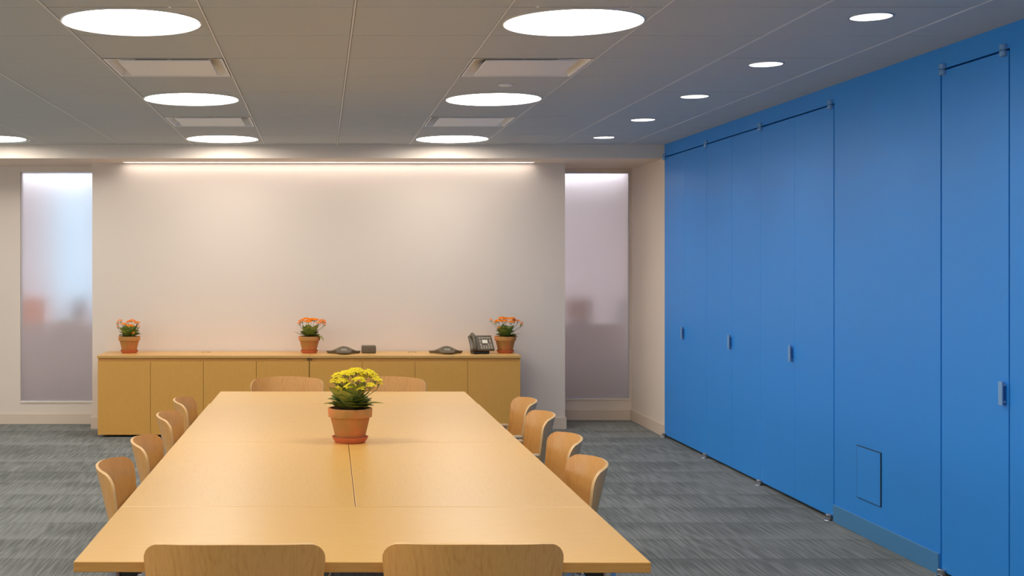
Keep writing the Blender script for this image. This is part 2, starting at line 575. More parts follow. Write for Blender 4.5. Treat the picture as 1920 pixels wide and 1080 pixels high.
# right wall: white return, blue fixed panels, header over the doors
TW = 0.12
DZ1 = 2.519
DY = lambda px: F * WX / (px - VX)
Ya, Yb, Yc, Yd = DY(1246), DY(1325), DY(1426.5), DY(1563.5)
Ye, Yf = DY(1765), DY(1891.5)
bm = bmesh.new(); box(bm, WX, WX + TW, Ya, 12.75, 0, CZ)
struct(obj('wall_return', bm, M['wall']), 'short pale wall between the right frosted window and the blue wall', 'wall')
bm = rbox(WX - 0.012, WX, Ya + 0.01, RY, 0, 0.108, 0.002, 1)
struct(obj('baseboard_return', bm, M['base']), 'beige baseboard on the short return wall', 'baseboard')
g = 0.009
bm = bmesh.new()
box(bm, WX, WX + TW, YR, Ya, DZ1 + g, CZ)                  # header
box(bm, WX, WX + TW, Ye + g, Yd - g, 0, DZ1 + g)           # fixed panel
box(bm, WX, WX + TW, YR, Yf - g, 0, DZ1 + g)
struct(obj('wall_right', bm, M['blue']), 'bright blue wall with tall flush doors', 'wall')
bm = bmesh.new()
box(bm, WX + TW, WX + TW + 0.03, YR, 12.75, -0.02, CZ)
struct(obj('wall_right_backing', bm, M['dark']), 'dark cavity behind the blue doors', 'wall')
bm = rbox(WX - 0.011, WX, Ye + 0.012, Yd - 0.012, 0, 0.105, 0.002, 1)
struct(obj('baseboard_right', bm, M['blue_base']), 'blue baseboard under the fixed blue wall section', 'baseboard')
bm = rbox(WX - 0.011, WX, YR, Yf - 0.5, 0, 0.105, 0.002, 1)
struct(obj('baseboard_right_near', bm, M['blue_base']), 'blue baseboard nearest the camera', 'baseboard')


def access_panel():
    y0, y1 = DY(1653), DY(1608)
    z1, z0 = PZ(835, y1) , PZ(934, y1)
    z1b, z0b = PZ(848, y0), PZ(949, y0)
    z1, z0 = (z1 + z1b) / 2, (z0 + z0b) / 2
    w = (y1 - y0) / 2; h = z1 - z0
    root = thing('access_hatch', 'small blue access hatch low on the blue wall', 'hatch', (WX, (y0 + y1) / 2, z0))
    bm = rbox(-0.006, 0.0, -w, w, 0.0, h, 0.001, 1)
    obj('rim', bm, M['dark'], root)
    bm = rbox(-0.0062, -0.001, -w + 0.003, w - 0.003, 0.003, h - 0.003, 0.001, 1)
    obj('hatch_cover', bm, M['blue'], root)


access_panel()


def door(n, y0, y1, handle_y, hinges, label):
    """one full height leaf; y0 nearest the camera. hinges: list of (y, top?, bottom?)"""
    cy = (y0 + y1) / 2
    root = bpy.data.objects.new('door_%d' % n, None); C.objects.link(root)
    root.location = (WX, cy, 0); struct(root, label, 'door')
    bm = rbox(0.0, 0.04, y0 - cy, y1 - cy, 0.022, DZ1, 0.0015, 1)
    obj('leaf', bm, M['blue'], root)
    if handle_y is not None:
        hy = handle_y - cy
        bm = rbox(-0.024, -0.018, hy - 0.016, hy + 0.016, 0.915, 1.022, 0.0015, 1)
        box(bm, -0.018, 0.0, hy - 0.006, hy + 0.006, 0.925, 0.935)
        box(bm, -0.018, 0.0, hy - 0.006, hy + 0.006, 1.002, 1.012)
        box(bm, -0.018, 0.0, hy + 0.010, hy + 0.015, 0.916, 1.021)
        obj('door_handle', bm, M['handle'], root, label='grey-blue metal pull')
    for hy, top, bot in hinges:
        yy = hy - cy
        if top:
            bm = bmesh.new()
            for za, zb in ((DZ1 - 0.024, DZ1 + 0.001), (DZ1 + 0.006, DZ1 + 0.031)):
                lathe(bm, [(0, za), (0.017, za), (0.019, za + 0.002), (0.019, zb - 0.002), (0.017, zb), (0, zb)], 24, -0.006, yy)
            lathe(bm, [(0.010, DZ1), (0.010, DZ1 + 0.008)], 16, -0.006, yy)
            obj('pivot_hinge', bm, M['blue_metal'], root, smooth=True)
        if bot:
            bm = bmesh.new()
            lathe(bm, [(0, 0.012), (0.021, 0.012), (0.023, 0.016), (0.023, 0.036), (0.020, 0.039), (0, 0.039)], 24, -0.010, yy)
            lathe(bm, [(0.009, 0.004), (0.009, 0.014)], 16, -0.010, yy)
            lathe(bm, [(0, 0.0005), (0.024, 0.0005), (0.022, 0.005), (0, 0.005)], 24, -0.022, yy)
            obj('floor_pivot', bm, M['metal'], root, smooth=True, label='steel floor pivot')


gs = 0.002   # thin joint between leaves
ym1 = (Ya + Yb) / 2; ym2 = (Yb + Yc) / 2; ym3 = (Yc + Yd) / 2
door(1, ym1 + 0.0006, Ya - 0.004, ym1 + 0.02, [(Ya - 0.03, True, True)], 'farthest tall blue door leaf beside the white return wall')
door(2, Yb + gs, ym1 - 0.0006, None, [], 'second tall blue door leaf from the back of the room')
door(3, ym2 + gs, Yb - gs, None, [(Yb - 0.005, True, True)], 'third tall blue door leaf from the back, without a pull')
door(4, Yc + 0.0006, ym2 - gs, ym2 + 0.02, [], 'fourth tall blue door leaf from the back of the room')
door(5, ym3 + 0.0005, Yc - 0.0006, ym3 + 0.035, [(Yc - 0.01, True, True)], 'fifth tall blue door leaf from the back of the room')
door(6, Yd + 0.006, ym3 - 0.0005, None, [(Yd + 0.035, True, True)], 'tall blue door leaf beside the fixed section with the hatch')
door(7, Yf + 0.003, Ye - 0.004, Yf + 0.03, [(Ye - 0.03, True, True), (Yf + 0.03, True, True)], 'tall blue door leaf nearest the camera with its pull by the right edge')

# unseen walls closing the room; left and rear get glowing windows added as fill light
WB = [(-3.6, -0.9), (0.1, 2.8), (3.8, 6.5), (7.5, 10.2)]
bm = bmesh.new()
box(bm, XL - 0.15, XL, YR, 12.9, 0, 0.85); box(bm, XL - 0.15, XL, YR, 12.9, 2.35, CZ + 0.3)
ed = [YR] + [v for w in WB for v in w] + [12.9]
for a, b in zip(ed[0::2], ed[1::2]): box(bm, XL - 0.15, XL, a, b, 0.85, 2.35)
struct(obj('wall_left', bm, M['wall']), 'pale left wall with windows', 'wall')
for n, (a, b) in enumerate(WB):
    root = bpy.data.objects.new('window_%d' % (n + 4), None); C.objects.link(root)
    root.location = (XL, (a + b) / 2, 0.85); struct(root, 'daylit window in the left wall', 'window')
    w = (b - a) / 2
    bm = bmesh.new(); box(bm, -0.11, -0.10, -w, w, 0, 1.5)
    obj('bright_pane', bm, M['day'], root)
    bm = bmesh.new()
    box(bm, -0.10, -0.02, -w, w, 0, 0.05); box(bm, -0.10, -0.02, -w, w, 1.45, 1.5)
    for q in (-w, -0.03, w - 0.06): box(bm, -0.10, -0.02, q, q + 0.06, 0.05, 1.45)
    obj('window_frame', bm, M['lamp_rim'], root)
bm = bmesh.new()
box(bm, XL - 0.1, WX + 0.3, YR - 0.15, YR, 0, 0.75); box(bm, XL - 0.1, WX + 0.3, YR - 0.15, YR, 2.4, CZ + 0.3)
FB = [(-5.9, -3.1), (-2.5, 0.3), (0.6, 2.9)]
ed = [XL - 0.1] + [v for w in FB for v in w] + [WX + 0.3]
for a, b in zip(ed[0::2], ed[1::2]): box(bm, a, b, YR - 0.15, YR, 0.75, 2.4)
struct(obj('wall_front', bm, M['wall']), 'pale wall with windows behind the camera', 'wall')
for n, (a, b) in enumerate(FB):  # windows added to brighten the faces turned towards the camera
    root = bpy.data.objects.new('window_%d' % (n + 8), None); C.objects.link(root)
    root.location = ((a + b) / 2, YR, 0.75); struct(root, 'daylit window behind the camera', 'window')
    w = (b - a) / 2
    bm = bmesh.new(); box(bm, -w, w, -0.11, -0.10, 0, 1.65)
    obj('bright_pane', bm, M['day_warm'], root)
    bm = bmesh.new()
    box(bm, -w, w, -0.10, -0.02, 0, 0.05); box(bm, -w, w, -0.10, -0.02, 1.60, 1.65)
    for q in (-w, -0.03, w - 0.06): box(bm, q, q + 0.06, -0.10, -0.02, 0.05, 1.60)
    obj('window_frame', bm, M['lamp_rim'], root)

# ------------------------------------------------------------------ the office seen dimly through the frosted glass
OY0, OY1 = 12.75, 16.2
bm = bmesh.new()
box(bm, -5.5, 5.5, OY1, OY1 + 0.1, 0, 2.8)
box(bm, -5.6, -5.5, OY0, OY1, 0, 2.8); box(bm, 5.5, 5.6, OY0, OY1, 0, 2.8)
box(bm, -5.5, 5.5, 12.95, OY1, 2.7, 2.8)
struct(obj('wall_office', bm, M['office_wall']), 'pale walls of the office behind the frosted glass', 'wall')
bm = bmesh.new(); box(bm, -5.5, 5.5, 13.0, OY1, -0.06, 0.0)
struct(obj('floor_office', bm, M['office_floor']), 'office floor behind the frosted glass', 'floor')
x0, x1 = PX(104, OY1), PX(186, OY1)
bm = bmesh.new(); box(bm, x0, x1, OY1 - 0.02, OY1 - 0.005, PZ(585, OY1), PZ(330, OY1))
struct(obj('window_3', bm, M['sky']), 'daylit office window behind the left frosted glass', 'window')
for k, x in enumerate((-3.1, -0.6, 2.9)):
    t = thing('office_ceiling_light', ('office ceiling light behind the left frosted glass', 'office ceiling light behind the centre wall', 'office ceiling light behind the right frosted glass')[k], 'light', (x, 14.4, 2.70), 0, 'office ceiling lights')
    bm = bmesh.new(); box(bm, -0.6, 0.6, -0.3, 0.3, -0.02, 0.0)
    obj('diffuser', bm, M['office_lamp'], t)


def partition(x0, x1, label, ybase):
    t = thing('low_partition', label, 'partition', ((x0 + x1) / 2, ybase, 0))
    w = (x1 - x0) / 2
    obj('panel', rbox(-w, w, -0.03, 0.03, 0.02, 0.935, 0.004, 1), M['partition'], t)
    obj('cap', rbox(-w, w, -0.035, 0.035, 0.935, 0.95, 0.003, 1), M['paper'], t)


partition(-4.6, -1.9, 'low grey office partition seen through the left frosted glass', 12.92)
partition(2.05, 4.6, 'low grey office partition seen through the right frosted glass', 13.0)


def office_chair(x, y, mat, label, z=1.28, w=0.42):
    t = thing('office_chair', label, 'chair', (x, y, 0))
    bm = rbox(-w / 2, w / 2, -0.03, 0.03, 0.62, z, 0.028, 3)
    obj('backrest', bm, mat, t, smooth=True)
    bm = rbox(-w / 2, w / 2, 0.05, 0.5, 0.44, 0.52, 0.03, 3)
    obj('seat', bm, mat, t, smooth=True)
    bm = bmesh.new(); tube(bm, [(0, 0.25, 0.05), (0, 0.25, 0.44)], 0.03); tube(bm, [(0, 0.0, 0.66), (0, 0.03, 0.5), (0, 0.2, 0.46)], 0.02)
    obj('pedestal', bm, M['slate'], t)
    bm = bmesh.new()
    for k in range(5):
        a = k * 2 * PI / 5
        tube(bm, [(0, 0.25, 0.08), (0.28 * math.cos(a), 0.25 + 0.28 * math.sin(a), 0.03)], 0.022)
    obj('base', bm, M['slate'], t)


office_chair(PX(66, 13.3), 13.25, M['rust'], 'rust orange chair blurred behind the left frosted glass', 1.22, 0.30)
office_chair(PX(1084, 13.6), 13.6, M['brown'], 'brown chair blurred behind the right frosted glass', 1.20, 0.30)


def monitor(x, y, label, w=0.2, z=1.14):
    t = thing('monitor', label, 'monitor', (x, y, 0.74))
    obj('screen', rbox(-w / 2, w / 2, -0.02, 0.02, 0.10, z - 0.74, 0.006, 2), M['slate'], t)
    bm = rbox(-0.09, 0.09, -0.07, 0.07, 0.0, 0.012, 0.003, 1); box(bm, -0.02, 0.02, -0.01, 0.01, 0.012, 0.12)
    obj('stand', bm, M['slate'], t)


def office_desk(x0, x1, y0, y1, label):
    t = thing('office_desk', label, 'desk', ((x0 + x1) / 2, (y0 + y1) / 2, 0))
    w, d = (x1 - x0) / 2, (y1 - y0) / 2
    obj('desktop', rbox(-w, w, -d, d, 0.71, 0.739, 0.003, 1), M['paper'], t)
    for sx in (-1, 1):
        for sy in (-1, 1):
            bm = bmesh.new(); tube(bm, [(sx * (w - 0.05), sy * (d - 0.05), 0), (sx * (w - 0.05), sy * (d - 0.05), 0.71)], 0.02)
            obj('leg', bm, M['metal'], t)


office_desk(-2.70, -2.0, 13.62, 14.2, 'white office desk behind the left frosted glass')
office_desk(3.25, 4.4, 13.75, 14.35, 'white office desk behind the right frosted glass')
monitor(PX(150, 13.75), 13.75, 'dark screen blurred behind the left frosted glass', 0.17, 1.18)
monitor(PX(1176, 14.0), 14.0, 'dark screen blurred behind the right frosted glass', 0.16, 1.16)

tag(obj('document_box', rbox(-0.15, 0.15, -0.032, 0.032, 0.0, 0.055, 0.003, 1), M['paper'], loc=(PX(133, 12.92), 12.92, 0.951)), 'white box blurred on the partition behind the left frosted glass', 'box')
tag(obj('document_box', rbox(-0.11, 0.11, -0.032, 0.032, 0.0, 0.040, 0.003, 1), M['paper'], loc=(PX(1084, 13.0), 13.0, 0.951)), 'white box blurred on the partition behind the right frosted glass', 'box')

# ------------------------------------------------------------------ ceiling fixtures
pos_words = {
    (-0.85, 5.62): 'large round ceiling light nearest the camera in the left row over the table',
    (1.13, 5.62): 'large round ceiling light nearest the camera in the right row over the table',
    (-0.85, 8.22): 'middle round ceiling light of the left row, between two square diffusers',
    (1.13, 8.22): 'middle round ceiling light of the right row, between two square diffusers',
    (-0.85, 10.81): 'small-looking round ceiling light at the back of the left row by the soffit',
    (1.13, 10.81): 'small-looking round ceiling light at the back of the right row by the soffit',
    (-2.83, 10.81): 'round ceiling light cut off by the left edge of the photo',
}


def make_round_light():
    t = thing('round_ceiling_light', 'round ceiling light', 'light', (0, 0, CZ), 0, 'round ceiling lights')
    bm = bmesh.new()
    R = RL - 0.004
    lathe(bm, [(R, 0.02), (R, -0.002), (R - 0.003, -0.004), (R - 0.006, -0.003), (R - 0.008, 0.034)], 72)
    obj('rim', bm, M['lamp_rim'], t, smooth=True, label='thin white metal rim')
    bm = bmesh.new()
    lathe(bm, [(0, 0.022), (0.12, 0.0222), (0.22, 0.023), (R - 0.0085, 0.030)], 72)
    obj('diffuser', bm, M['lamp'], t, smooth=True, label='glowing white diffuser')
    bm = bmesh.new()
    lathe(bm, [(R, 0.021), (R, 0.1), (0, 0.1)], 48)
    obj('housing', bm, M['vent'], t, smooth=True)
    return t


proto = make_round_light()
for i, (x, y) in enumerate(round_lights + hidden_lights):
    o = proto if i == 0 else copy_tree(proto)
    o.location = (x, y, CZ)
    o['label'] = pos_words.get((x, y), 'round ceiling light over the part of the room beyond the photo')

down_words = ['recessed downlight nearest the camera along the blue wall',
              'second recessed downlight from the camera along the blue wall',
              'middle one of the five recessed downlights along the blue wall',
              'fourth recessed downlight from the camera along the blue wall',
              'farthest tiny recessed downlight, closest to the soffit']


def make_down():
    t = thing('recessed_downlight', 'downlight', 'light', (0, 0, CZ), 0, 'recessed downlights')
    bm = bmesh.new()
    lathe(bm, [(RD + 0.008, 0.0), (RD + 0.008, -0.002), (RD - 0.002, -0.003), (RD - 0.002, 0.004)], 48)
    obj('trim_ring', bm, M['down_rim'], t, smooth=True)
    bm = bmesh.new()
    lathe(bm, [(RD - 0.002, 0.002), (RD - 0.006, 0.02), (RD - 0.016, 0.05), (RD - 0.030, 0.085)], 48)
    obj('reflector', bm, M['reflector'], t, smooth=True, label='shiny silver reflector bowl')
    bm = bmesh.new()
    lathe(bm, [(0, 0.075), (RD - 0.034, 0.080), (RD - 0.031, 0.084)], 32)
    obj('lamp', bm, M['down'], t, smooth=True, label='bright lamp face')
    return t


proto = make_down()
for i, (x, y) in enumerate(downs + hidden_downs):
    o = proto if i == 0 else copy_tree(proto)
    o.location = (x, y, CZ)
    o['label'] = down_words[i] if i < 5 else 'recessed downlight outside the picture along the blue wall'

vent_words = ['larger square diffuser of the left row, behind the nearest round light',
              'smaller square diffuser of the left row, nearer the soffit',
              'larger square diffuser of the right row, behind the nearest round light',
              'smaller square diffuser of the right row, nearer the soffit']


def make_vent():
    t = thing('ceiling_diffuser', 'vent', 'air vent', (0, 0, CZ), 0, 'square air diffusers')
    h = T / 2 - 0.010
    bm = bmesh.new()
    # sloping metal cone rising from the tile edge
    def ring(r, z): return [bm.verts.new((sx * r, sy * r, z)) for sx, sy in ((-1, -1), (1, -1), (1, 1), (-1, 1))]
    R = [ring(h, -0.001), ring(h - 0.012, -0.001), ring(h - 0.035, 0.030), ring(h - 0.11, 0.065)]
    for A, B in zip(R[:-1], R[1:]):
        for k in range(4):
            bm.faces.new((A[k], A[(k + 1) % 4], B[(k + 1) % 4], B[k]))
    obj('cone', bm, M['vent'], t, recalc=True)
    bm = bmesh.new()
    A = ring(h - 0.11, 0.065); B = ring(h - 0.11, 0.14)
    for k in range(4): bm.faces.new((A[k], A[(k + 1) % 4], B[(k + 1) % 4], B[k]))
    bm.faces.new(B)
    obj('throat', bm, M['vent_dark'], t)
    p = 0.245
    obj('face_plate', rbox(-p, p, -p, p, -0.004, 0.004, 0.0015, 1), M['vent'], t, label='flat white face plate')
    bm = bmesh.new()
    tube(bm, [(0, 0, 0.004), (0, 0, 0.14)], 0.01, 10)
    obj('hanger', bm, M['metal'], t)
    return t


proto = make_vent()
for i, (x, y) in enumerate(vents):
    o = proto if i == 0 else copy_tree(proto)
    o.location = (x, y, CZ); o['label'] = vent_words[i]

bm = bmesh.new()
lathe(bm, [(0, -0.006), (0.040, -0.006), (0.044, -0.004), (0.044, 0.0), (0, 0.0)], 40)
tag(obj('sprinkler_cover', bm, M['vent'], loc=(PX(949, 7.56), 7.56, CZ), smooth=True), 'small white round sprinkler cover plate on the ceiling', 'sprinkler cover')

# ------------------------------------------------------------------ tables
TA = -13.0 / F        # slight turn of the whole table block
TO = Vector((0.1117, 3.43, 0))
FW = Vector((13.0 / F, 1.0, 0)).normalized()
RT = Vector((FW.y, -FW.x, 0))


def tpos(u, v, z=0.0):
    p = TO + RT * u + FW * v
    return (p.x, p.y, z)


def table(u0, u1, v0, v1, label, cross):
    w, d = (u1 - u0) / 2, (v1 - v0) / 2
    t = thing('conference_table', label, 'table', tpos((u0 + u1) / 2, (v0 + v1) / 2), math.atan2(-FW.x, FW.y), 'maple tables pushed together')
    bm = rbox(-w, w, -d, d, TZ - 0.029, TZ, 0.0022, 2)
    bmesh.ops.recalc_face_normals(bm, faces=bm.faces)
    for f in bm.faces:
        if abs(f.normal.z) < 0.5: f.material_index = 1
    # plan corners rounded a little: the vertical edges
    obj('tabletop', bm, [M['table'] if cross else M['table_b'], M['edge']], t)
    bm = bmesh.new()
    if cross:
        box(bm, -w + 0.12, w - 0.12, -0.03, 0.03, TZ - 0.075, TZ - 0.032)
    else:
        box(bm, -0.03, 0.03, -d + 0.12, d - 0.12, TZ - 0.075, TZ - 0.032)
    obj('under_beam', bm, M['blackest'], t)
    L = w if cross else d
    for s in (-1, 1):
        e = s * (L - 0.13)
        dd = d if cross else w
        bm = bmesh.new()
        if cross:
            box(bm, e - 0.03, e + 0.03, -dd + 0.07, dd - 0.07, TZ - 0.060, TZ - 0.031)
        else:
            box(bm, -dd + 0.07, dd - 0.07, e - 0.03, e + 0.03, TZ - 0.060, TZ - 0.031)
        obj('bracket', bm, M['blackest'], t)
    spots = [(sx * (w - 0.10), sy * (d - 0.07)) for sx in (-1, 1) for sy in (-1, 1)] if cross else [(0.0, sy * (d - 0.06)) for sy in (-1, 1)]
    for x, y in spots:
        bm = bmesh.new(); tube(bm, [(x, y, 0.02), (x, y, TZ - 0.031)], 0.019, 16)
        if cross:
            lathe(bm, [(0.026, 0.0), (0.026, 0.012), (0.012, 0.02)], 16, x, y)
        else:
            tube(bm, [(x - 0.10, y, 0.014), (x + 0.10, y, 0.014)], 0.013, 12)
        obj('leg', bm, M['metal'], t, smooth=True)
    return t


hwt = 0.7905
gp = 0.0009
t = table(-hwt, hwt, 0, 0.787 - gp, 'maple table across the near end, closest to the camera', True)
bm = bmesh.new()
for s in (-0.012, 0.042):
    for k in range(2):
        pass
for cx in (-0.155, -0.105):
    pts = [(cx - 0.018, -0.37, TZ - 0.032), (cx - 0.018, -0.37, TZ - 0.040), (cx - 0.010, -0.37, TZ - 0.047), (cx + 0.010, -0.37, TZ - 0.047), (cx + 0.018, -0.37, TZ - 0.040), (cx + 0.018, -0.37, TZ - 0.032)]
    tube(bm, pts, 0.0025, 8)
obj('cable_clip', bm, M['metal'], t, smooth=True)
table(-hwt, -gp, 0.787 + 0.0005, 2.325 - gp, 'left of the two nearer lengthwise maple tables', False)
table(gp, hwt, 0.787 + 0.002, 2.325 - gp, 'right of the two nearer lengthwise maple tables, under the yellow plant', False)
table(-hwt, -gp, 2.325 + gp, 3.918 - gp, 'left of the two farther lengthwise maple tables', False)
table(gp, hwt, 2.325 + gp, 3.918 - gp, 'right of the two farther lengthwise maple tables', False)
table(-hwt + 0.006, hwt - 0.004, 3.918 + gp, 4.63, 'maple table across the far end, nearest the credenza', True)


# ------------------------------------------------------------------ chairs
def shell(name, fn, nu, nv, th, parent, mats):
    """thick bent sheet: fn(u,v) -> point; u in -1..1, v in 0..1. material 0 faces, 1 rim"""
    bm = bmesh.new()
    P = [[Vector(fn(-1 + 2 * i / nu, j / nv)) for i in range(nu + 1)] for j in range(nv + 1)]
    Nn = [[None] * (nu + 1) for _ in range(nv + 1)]
    for j in range(nv + 1):
        for i in range(nu + 1):
            du = P[j][min(i + 1, nu)] - P[j][max(i - 1, 0)]
            dv = P[min(j + 1, nv)][i] - P[max(j - 1, 0)][i]
            n = du.cross(dv)
            Nn[j][i] = n.normalized() if n.length > 1e-9 else Vector((0, 1, 0))
    A = [[bm.verts.new(P[j][i] + Nn[j][i] * th / 2) for i in range(nu + 1)] for j in range(nv + 1)]
    B = [[bm.verts.new(P[j][i] - Nn[j][i] * th / 2) for i in range(nu + 1)] for j in range(nv + 1)]
    for j in range(nv):
        for i in range(nu):
            bm.faces.new((A[j][i], A[j][i + 1], A[j + 1][i + 1], A[j + 1][i]))
            bm.faces.new((B[j][i], B[j + 1][i], B[j + 1][i + 1], B[j][i + 1]))
    rim = []
    for i in range(nu):
        rim.append(bm.faces.new((A[0][i], B[0][i], B[0][i + 1], A[0][i + 1])))
        rim.append(bm.faces.new((A[nv][i], A[nv][i + 1], B[nv][i + 1], B[nv][i])))
    for j in range(nv):
        rim.append(bm.faces.new((A[j][0], A[j + 1][0], B[j + 1][0], B[j][0])))
        rim.append(bm.faces.new((A[j][nu], B[j][nu], B[j + 1][nu], A[j + 1][nu])))
    for f in rim: f.material_index = 1
    return obj(name, bm, mats, parent, smooth=True, angle=50)


BW = 0.243   # half width of back at top


def back_fn(u, v):
    # v: 0 bottom (z .50) to 1 top (z .80); rounded corners top and bottom by squircle width
    z0, z1 = 0.47, 0.808
    rc = 0.047
    hw_ = BW - 0.035 * (1 - v) ** 1.3
    h = (z1 - z0)
    # corner rounding: distance from top edge
    s = v * h
    dt = h - s
    w = hw_
    if dt < rc: w = hw_ - rc + math.sqrt(max(0, rc * rc - (rc - dt) ** 2))
    if s < rc: w = hw_ - rc + math.sqrt(max(0, rc * rc - (rc - s) ** 2))
    x = u * w
    z = z0 + s
    z += -0.016 * (abs(x) / BW) ** 2 * v
    rec = -0.25 * (z - z1) + 0.30 * max(0, (0.56 - z)) ** 1.5
    wing = (0.040 + 0.048 * v) * (abs(x) / hw_) ** 2.3
    return (x, rec + wing, z)


def vmap(fn):
    # concentrate rows near the rounded ends
    def g(u, v):
        vv = 0.5 - 0.5 * math.cos(PI * v)
        return fn(u, vv)
    return g


def seat_fn(u, v):
    w = 0.215 + 0.01 * math.sin(PI * v)
    rc = 0.05; D = 0.43
    s = v * D
    if s < rc: w = w - rc + math.sqrt(max(0, rc * rc - (rc - s) ** 2))
    if D - s < rc: w = w - rc + math.sqrt(max(0, rc * rc - (rc - D + s) ** 2))
    y = 0.12 + s
    z = 0.445 + 0.012 * abs(u) ** 2 - 0.03 * max(0, (v - 0.8) / 0.2) ** 2 + 0.02 * max(0, (0.2 - v) / 0.2) ** 2
    return (u * w, y, z)


def make_chair():
    """origin on the floor under the rearmost point of the back's top; the sitter faces +y"""
    t = thing('plywood_chair', 'chair', 'chair', (0, 0, 0), 0, 'bent plywood chairs around the table')
    shell('backrest', vmap(back_fn), 28, 24, 0.0105, t, [M['ply'], M['ply_edge']])
    shell('seat', vmap(seat_fn), 16, 20, 0.012, t, [M['ply'], M['ply_edge']])
    for s in (-1, 1):
        bm = bmesh.new(); tube(bm, [(s * 0.235, 0.49, 0.004), (s * 0.228, 0.47, 0.22), (s * 0.222, 0.46, 0.425), (s * 0.19, 0.45, 0.43)], 0.011, 12)
        obj('leg', bm, M['metal'], t, smooth=True)
        bm = bmesh.new(); tube(bm, [(s * 0.235, 0.02, 0.004), (s * 0.230, 0.08, 0.25), (s * 0.226, 0.13, 0.425), (s * 0.19, 0.14, 0.43)], 0.011, 12)
        obj('leg', bm, M['metal'], t, smooth=True)
        bm = bmesh.new()
        tube(bm, [(s * 0.226, 0.17, 0.425), (s * 0.240, 0.145, 0.53), (s * 0.246, 0.130, 0.600), (s * 0.246, 0.136, 0.624)], 0.009, 12)
        obj('arm_post', bm, M['metal'], t, smooth=True)
        bm = rbox(s * 0.246 - 0.018, s * 0.246 + 0.018, 0.112, 0.33, 0.622, 0.638, 0.007, 3)
        obj('armrest', bm, M['arm'], t, smooth=True)
    bm = bmesh.new()
    for s in (-1, 1):
        tube(bm, [(s * 0.19, 0.45, 0.43), (s * 0.19, 0.14, 0.43)], 0.010, 10)
    tube(bm, [(-0.22, 0.16, 0.425), (0.22, 0.16, 0.425)], 0.010, 10)
    tube(bm, [(-0.22, 0.44, 0.425), (0.22, 0.44, 0.425)], 0.010, 10)
    obj('seat_frame', bm, M['metal'], t, smooth=True)
    for s in (-1, 1):
        bm = bmesh.new(); tube(bm, [(s * 0.12, 0.18, 0.43), (s * 0.12, 0.10, 0.45), (s * 0.12, 0.086, 0.50), (s * 0.12, 0.066, 0.56)], 0.009, 10)
        obj('back_bracket', bm, M['metal'], t, smooth=True)
    return t


chair0 = make_chair()
used = [False]


def place_chair(x, y, face, label):
    """face: heading of the sitter, radians from +y counter-clockwise"""
    o = chair0 if not used[0] else copy_tree(chair0)
    used[0] = True
    o.location = (x, y, 0); o.rotation_euler = (0, 0, face); o['label'] = label
    if y < 3.4: o.scale = (1.01, 1.0, 1.009)   # these two sit a touch higher


R90 = PI / 2
# left side, facing +x ; right side, facing -x
place_chair(-0.837, 4.72, -R90, 'plywood chair nearest the camera on the left side of the table')
place_chair(-0.808, 5.38, -R90, 'second plywood chair from the camera on the left side of the table')
place_chair(-0.817, 6.28, -R90, 'third plywood chair from the camera on the left side of the table')
place_chair(-0.815, 6.97, -R90, 'farthest plywood chair on the left side of the table')
place_chair(1.080, 4.78, R90, 'plywood chair nearest the camera on the right side of the table')
place_chair(1.126, 5.46, R90, 'second plywood chair from the camera on the right side of the table')
place_chair(1.166, 6.30, R90, 'third plywood chair from the camera on the right side of the table')
place_chair(1.188, 6.95, R90, 'farthest plywood chair on the right side of the table')
place_chair(PX(539.5, 8.36), 8.36, PI, 'left plywood chair at the far end of the table, before the credenza')
place_chair(PX(729, 8.36), 8.36, PI, 'right plywood chair at the far end, partly behind the yellow flowers')
place_chair(PX(438.5, 3.36), 3.300, 0.004, 'left chair in the foreground, seen from behind at the bottom of the photo')
place_chair(PX(890, 3.36), 3.305, 0.0, 'right chair in the foreground, seen from behind at the bottom of the photo')

# ------------------------------------------------------------------ credenzas
KY = 11.28
KZ = 0.737
kx0, kxm, kx1 = PX(183, KY), PX(580, KY), PX(976, KY)
KD = CWY - 0.015 - KY


def credenza(x0, x1, label, lo, ro, grommet_x):
    w = (x1 - x0) / 2
    t = thing('credenza', label, 'cabinet', ((x0 + x1) / 2, KY, 0), 0, 'maple credenzas along the wall')
    bm = rbox(-w - lo, w + ro, -0.004, KD, KZ - 0.024, KZ, 0.002, 1)
    obj('cabinet_top', bm, M['cred_top'], t)
    bm = bmesh.new(); box(bm, -w, w, 0.022, KD - 0.005, 0.03, KZ - 0.0245)
    obj('carcass', bm, M['cred'], t)
    dw = 2 * w / 4
    for k in range(4):
        a, b = -w + k * dw + 0.0015, -w + (k + 1) * dw - 0.0015
        obj('door', rbox(a, b, 0.0, 0.020, 0.022, 0.682, 0.001, 1), M['cred'], t)
    for sx in (-1, 1):
        for y in (0.06, KD - 0.06):
            bm = bmesh.new()
            lathe(bm, [(0, 0), (0.022, 0), (0.022, 0.006), (0.010, 0.012), (0.010, 0.031)], 20, sx * (w - 0.045), y)
            obj('foot', bm, M['chrome'], t, smooth=True, label='small chrome levelling foot')
    bm = bmesh.new()
    lathe(bm, [(0.030, 0.0), (0.030, 0.0015), (0.026, 0.0015), (0.026, 0.0)], 32, grommet_x - t.location.x, 0.42)
    obj('grommet', bm, M['cred_top'], t, loc=(0, 0, KZ))
    bm = bmesh.new()
    for dx in (-0.035, 0.0, 0.030):
        box(bm, grommet_x - t.location.x + dx - 0.008, grommet_x - t.location.x + dx + 0.008, 0.40, 0.425, KZ, KZ + 0.002)
    obj('cable_slot', bm, M['blackest'], t)
    bm = bmesh.new()
    px_ = (w - 0.012) if ro < lo else (-w + 0.012)
    box(bm, px_ - 0.003, px_ + 0.003, -0.001, 0.022, 0.690, 0.710)
    obj('connector_peg', bm, M['blackest'], t)


